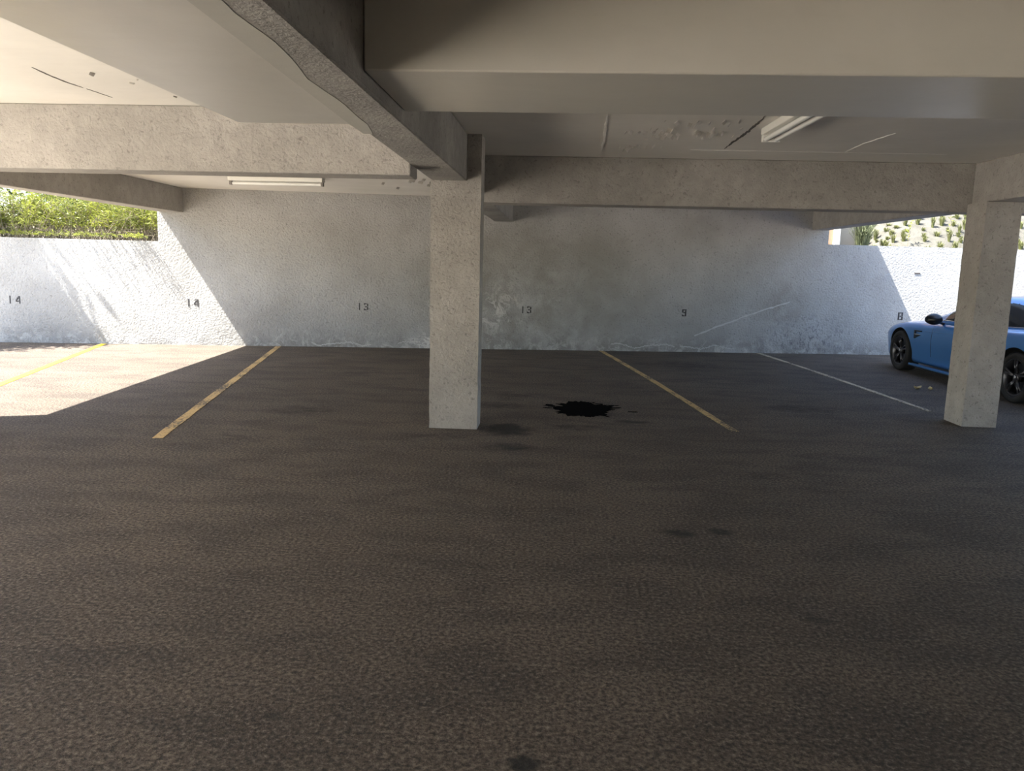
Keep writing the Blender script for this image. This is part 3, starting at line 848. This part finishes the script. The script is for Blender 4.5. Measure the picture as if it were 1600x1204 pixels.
parts = split_mesh(me, body_class, {'body': M_BLUE, 'door': M_BLUE, 'bonnet': M_BLUE, 'wheel_well_liner': M_WELL, 'underbody': M_BLACK})
for o in parts:
    if o.name.startswith('body'):
        o.data.polygons.foreach_set('use_smooth', [True] * len(o.data.polygons))
for o in parts:
    md = o.modifiers.new('n', 'WEIGHTED_NORMAL') if False else None

# greenhouse
GH = [(-.56, .74, .93, .68, .945), (-1.0, .80, .93, .655, 1.125), (-1.4, .815, .935, .60, 1.305), (-1.85, .82, .94, .575, 1.375), (-2.3, .82, .95, .565, 1.365), (-2.7, .805, .97, .56, 1.28), (-3.1, .75, .99, .57, 1.13), (-3.38, .66, 1.0, .58, 1.03)]
cage = MB(); rows = []
for x, wb, zb, wt, zt in GH:
    h = [(x, wb + .03, zb - .06), (x, wb + .02, zb), (x, wb + (wt - wb) * .42 + .015, zb + (zt - zb) * .45), (x, wt + .035, zt - .055 * min(1, (zt - zb) * 5)), (x, wt - .06, zt), (x, .3, zt + .018), (x, 0, zt + .022)]
    rows.append(h + [(a, -b, c2) for a, b, c2 in h[-2::-1]])
k = len(rows[0]); vs = [p for r_ in rows for p in r_]
fs = [(i * k + q, i * k + q + 1, (i + 1) * k + q + 1, (i + 1) * k + q) for i in range(len(rows) - 1) for q in range(k - 1)]
cage.add(vs, fs)
me = subsurf_eval(cage, 4)
def lerp_gh(x):
    for i in range(len(GH) - 1):
        a, b = GH[i], GH[i + 1]
        if a[0] >= x >= b[0]:
            t = (x - a[0]) / (b[0] - a[0]); return [a[q] + (b[q] - a[q]) * t for q in range(5)]
    return list(GH[0] if x > GH[0][0] else GH[-1])
def gh_class(c_, n_):
    _, wb, zb, wt, zt = lerp_gh(c_.x)
    f = (c_.z - zb) / max(.05, zt - zb)
    ny = abs(n_.y)
    if ny > .45:
        if .02 < f < .80 and -2.98 < c_.x < -1.02 - .22 * 0 and c_.z > zb + .012 and zt - c_.z > .055:
            if abs(c_.x + 2.02) > .03: return ('side_window|' if c_.x > -2.02 else 'quarter_window|') + ('l' if c_.y > 0 else 'r')
            return 'pillar_trim|' + str(c_.y > 0)
        return 'roof'
    if c_.x > -1.36 and abs(c_.y) < wt - .05: return 'windscreen'
    if c_.x < -2.52 and c_.x > -3.3 and abs(c_.y) < wt - .05: return 'rear_window'
    return 'roof'
split_mesh(me, gh_class, {'side_window': M_GLASS, 'quarter_window': M_GLASS, 'pillar_trim': M_BLACK, 'windscreen': M_GLASS, 'rear_window': M_GLASS, 'roof': M_BLUE})

# wheels
def wheel(x, sd):
    root = bpy.data.objects.new('wheel', None); root.location = (x, sd * .80, .3425); root.scale = (.92 / 1.06, 1, .92 / .90); root.empty_display_size = .1; link(root, CAR)
    ty = MB(); ty.lathe([(.245, -.115), (.29, -.125), (.32, -.118), (.333, -.09), (.335, 0), (.333, .09), (.32, .118), (.29, .125), (.245, .115), (.235, 0)], n=56)
    ty.build('tyre', M_TYRE, root, smooth=True)
    rm = MB(); rm.lathe([(.245, .11), (.25, .10), (.235, .06), (.23, -.10), (.245, -.11), (.225, -.105), (.215, .05), (.228, .11)], n=56)
    for s in range(5):
        for dv in (-.13, .13):
            a = 2 * math.pi * s / 5 + .3; a2 = a + dv
            c0 = Vector((math.cos(a) * .045, .075, math.sin(a) * .045)); c1_ = Vector((math.cos(a2) * .225, .10, math.sin(a2) * .225))
            rm.tube([c0, c0.lerp(c1_, .5) + Vector((0, .012, 0)), c1_], .020, .013, 6)
    rm.lathe([(.001, .05), (.06, .05), (.062, .085), (.04, .098), (.001, .10)], n=24)
    ro = rm.build('rim', M_RIM, root, smooth=True)
    hb = MB(); hb.lathe([(.001, .100), (.026, .100), (.024, .108), (.001, .110)], n=24); hb.build('hub_cap', M_HUB, root, smooth=True)
    br = MB(); br.lathe([(.06, -.01), (.185, -.01), (.185, .015), (.06, .015)], n=40); br.build('brake_disc', M_RIM, root)
    if sd < 0: root.rotation_euler = (0, 0, math.pi)
for x in (0, -2.81):
    for sd in (1, -1): wheel(x, sd)

for sd in (1, -1):
    # door mirror
    mm = bpy.data.objects.new('door_mirror', None); mm.location = (-1.06, sd * .92, .915); link(mm, CAR)
    cg = MB(); pr = []
    for i in range(9):
        t = i / 8; yy = -.02 + .21 * t; s = math.sin(math.pi * (.18 + .74 * t)) ** .6
        pr.append([(.10 * s * math.cos(a), yy * sd, .035 + .10 * s * math.sin(a) * (1 if math.sin(a) > 0 else .8)) for a in [2 * math.pi * q / 16 for q in range(16)]])
    vs = [p for r_ in pr for p in r_]; fs = [(i * 16 + q, i * 16 + (q + 1) % 16, (i + 1) * 16 + (q + 1) % 16, (i + 1) * 16 + q) for i in range(8) for q in range(16)]
    fs += [tuple(range(16)), tuple(128 + q for q in range(16))]
    cg.add(vs, fs); cg.build('mirror_shell', M_BLACK, mm, smooth=True)
    ft = MB(); ft.tube([(.02, -.10 * sd, -.03), (.01, .0, .0), (0, .05 * sd, .01)], .022, .018, 8); ft.build('mirror_arm', M_BLACK, mm)
    # front wing vent
    g = MB(); yb = .928
    g.prism([(-.47, yb - .03), (-.44, yb - .03), (-.44, yb + .006), (-.47, yb + .006)], .60, .735)
    g.prism([(-.62, yb - .03), (-.47, yb - .03), (-.47, yb + .004), (-.62, yb + .001)], .715, .735)
    g.add([(-.46, yb + .004, .60), (-.60, yb + .002, .665), (-.46, yb + .004, .665), (-.46, yb - .03, .60), (-.60, yb - .03, .665), (-.46, yb - .03, .665)], [(0, 1, 2), (5, 4, 3), (0, 3, 4, 1), (1, 4, 5, 2), (2, 5, 3, 0)])
    o = g.build('wing_vent', M_BLACK, CAR)
    f2 = MB(); f2.prism([(-.62, yb - .02), (-.46, yb - .02), (-.46, yb + .012), (-.62, yb + .004)], .667, .677); f2.build('vent_blade', M_CHROME, o)
    if sd < 0: o.scale = (1, -1, 1)
    # shoulder crease, door handle, sill lip
    cr = MB(); cr.tube([flank(-.62 - 1.68 * q / 14, .735 + .05 * q / 14, sd, -.001) for q in range(15)], .006, .004, 6); cr.build('crease', M_BLUE, CAR)
    hd = MB(); hd.tube([(-1.74, sd * .905, .80), (-1.78, sd * .93, .805), (-1.92, sd * .935, .808), (-1.97, sd * .912, .806)], .013, .013, 8); hd.build('door_handle', M_BLUE, CAR)
    for xx in (-.86, -2.02):
        gp = MB(); gp.tube([flank(xx - .03 * q / 10, .34 + .50 * q / 10, sd, -.001) for q in range(11)], .004, .004, 5)
        gp.build('door_gap', M_BLACK, CAR)
    sk = MB(); sk.prism([(-2.44, .87), (-.38, .87), (-.36, .935), (-2.46, .94)] if sd > 0 else [(-2.46, -.94), (-.36, -.935), (-.38, -.87), (-2.44, -.87)], .145, .18); sk.build('side_skirt', M_BLUE, CAR, bevel=.006)
    sl = MB(); sl.prism([(-2.44, .86), (-.38, .86), (-.36, .945), (-2.46, .95)] if sd > 0 else [(-2.46, -.95), (-.36, -.945), (-.38, -.86), (-2.44, -.86)], .132, .144); sl.build('skirt_lip', M_BLACK, CAR)
    # lamps
    hl = MB(); hl.tube([(.70, sd * .50, .60), (.655, sd * .69, .625), (.50, sd * .815, .65)], .042, .03, 10); hl.build('headlamp', M_LAMP, CAR, smooth=True)
    tl = MB(); tl.tube([(-3.78, sd * .45, .84), (-3.74, sd * .66, .85), (-3.58, sd * .85, .86)], .05, .035, 10); tl.build('tail_lamp', M_RED, CAR, smooth=True)
    # bright strip under the side glass and arch over it
    bt = MB(); bt.tube([(-.92, sd * .845, .945), (-1.4, sd * .855, .948), (-2.0, sd * .858, .957), (-2.6, sd * .845, .978), (-2.98, sd * .79, 1.0)], .008, .008, 6); bt.build('window_trim', M_CHROME, CAR)
gl = MB()
for sd in (1, -1):
    gl.prism([(.70, .06 * sd), (.80, .06 * sd), (.79, .30 * sd), (.68, .34 * sd)][::sd], .44, .60)
gl.build('grille', M_BLACK, CAR, bevel=.01)

# ------------------------------------------------------------------ sun, sky, camera
SUN = Vector((1.0, .40, -1.709)).normalized()
L = bpy.data.lights.new('sun', 'SUN'); L.energy = 8.6; L.angle = math.radians(.55); L.color = (1.0, .965, .90)
so = bpy.data.objects.new('sun', L); COL.objects.link(so); so.rotation_euler = SUN.to_track_quat('-Z', 'Y').to_euler(); so.location = (-20, 0, 30)
w = bpy.data.worlds.new('sky'); S.world = w; w.use_nodes = True
nt = w.node_tree; bg = nt.nodes['Background']
sky = nt.nodes.new('ShaderNodeTexSky'); sky.sky_type = 'NISHITA'; sky.sun_disc = False
sky.sun_elevation = math.asin(-SUN.z); sky.sun_rotation = math.atan2(-SUN.x, -SUN.y)
sky.air_density = 1.0; sky.dust_density = 1.5; sky.ozone_density = 1.0
nt.links.new(sky.outputs[0], bg.inputs['Color']); bg.inputs['Strength'].default_value = 0.18

cam = bpy.data.cameras.new('camera'); cam.sensor_width = 36; cam.lens = 1225.36 / 1600 * 36; cam.clip_start = .05; cam.clip_end = 200
co = bpy.data.objects.new('camera', cam); COL.objects.link(co)
Rv = Vector((0.99790914, 0.05988907, 0.0243031)); Uv = Vector((-0.03320879, 0.15251766, 0.98774265)); Fv = Vector((-0.05544833, 0.9864845, -0.15418761))
mt = Matrix((Rv, Uv, -Fv)).transposed().to_4x4(); mt.translation = (0, 0, 1.5)
co.matrix_world = mt
S.camera = co
S.view_settings.view_transform = 'Standard'; S.view_settings.look = 'None'; S.view_settings.gamma = 1.0
S.view_settings.use_curve_mapping = False
S.view_settings.exposure = 2.03
S.cycles.max_bounces = 12; S.cycles.diffuse_bounces = 8
S.cycles.use_denoising = True
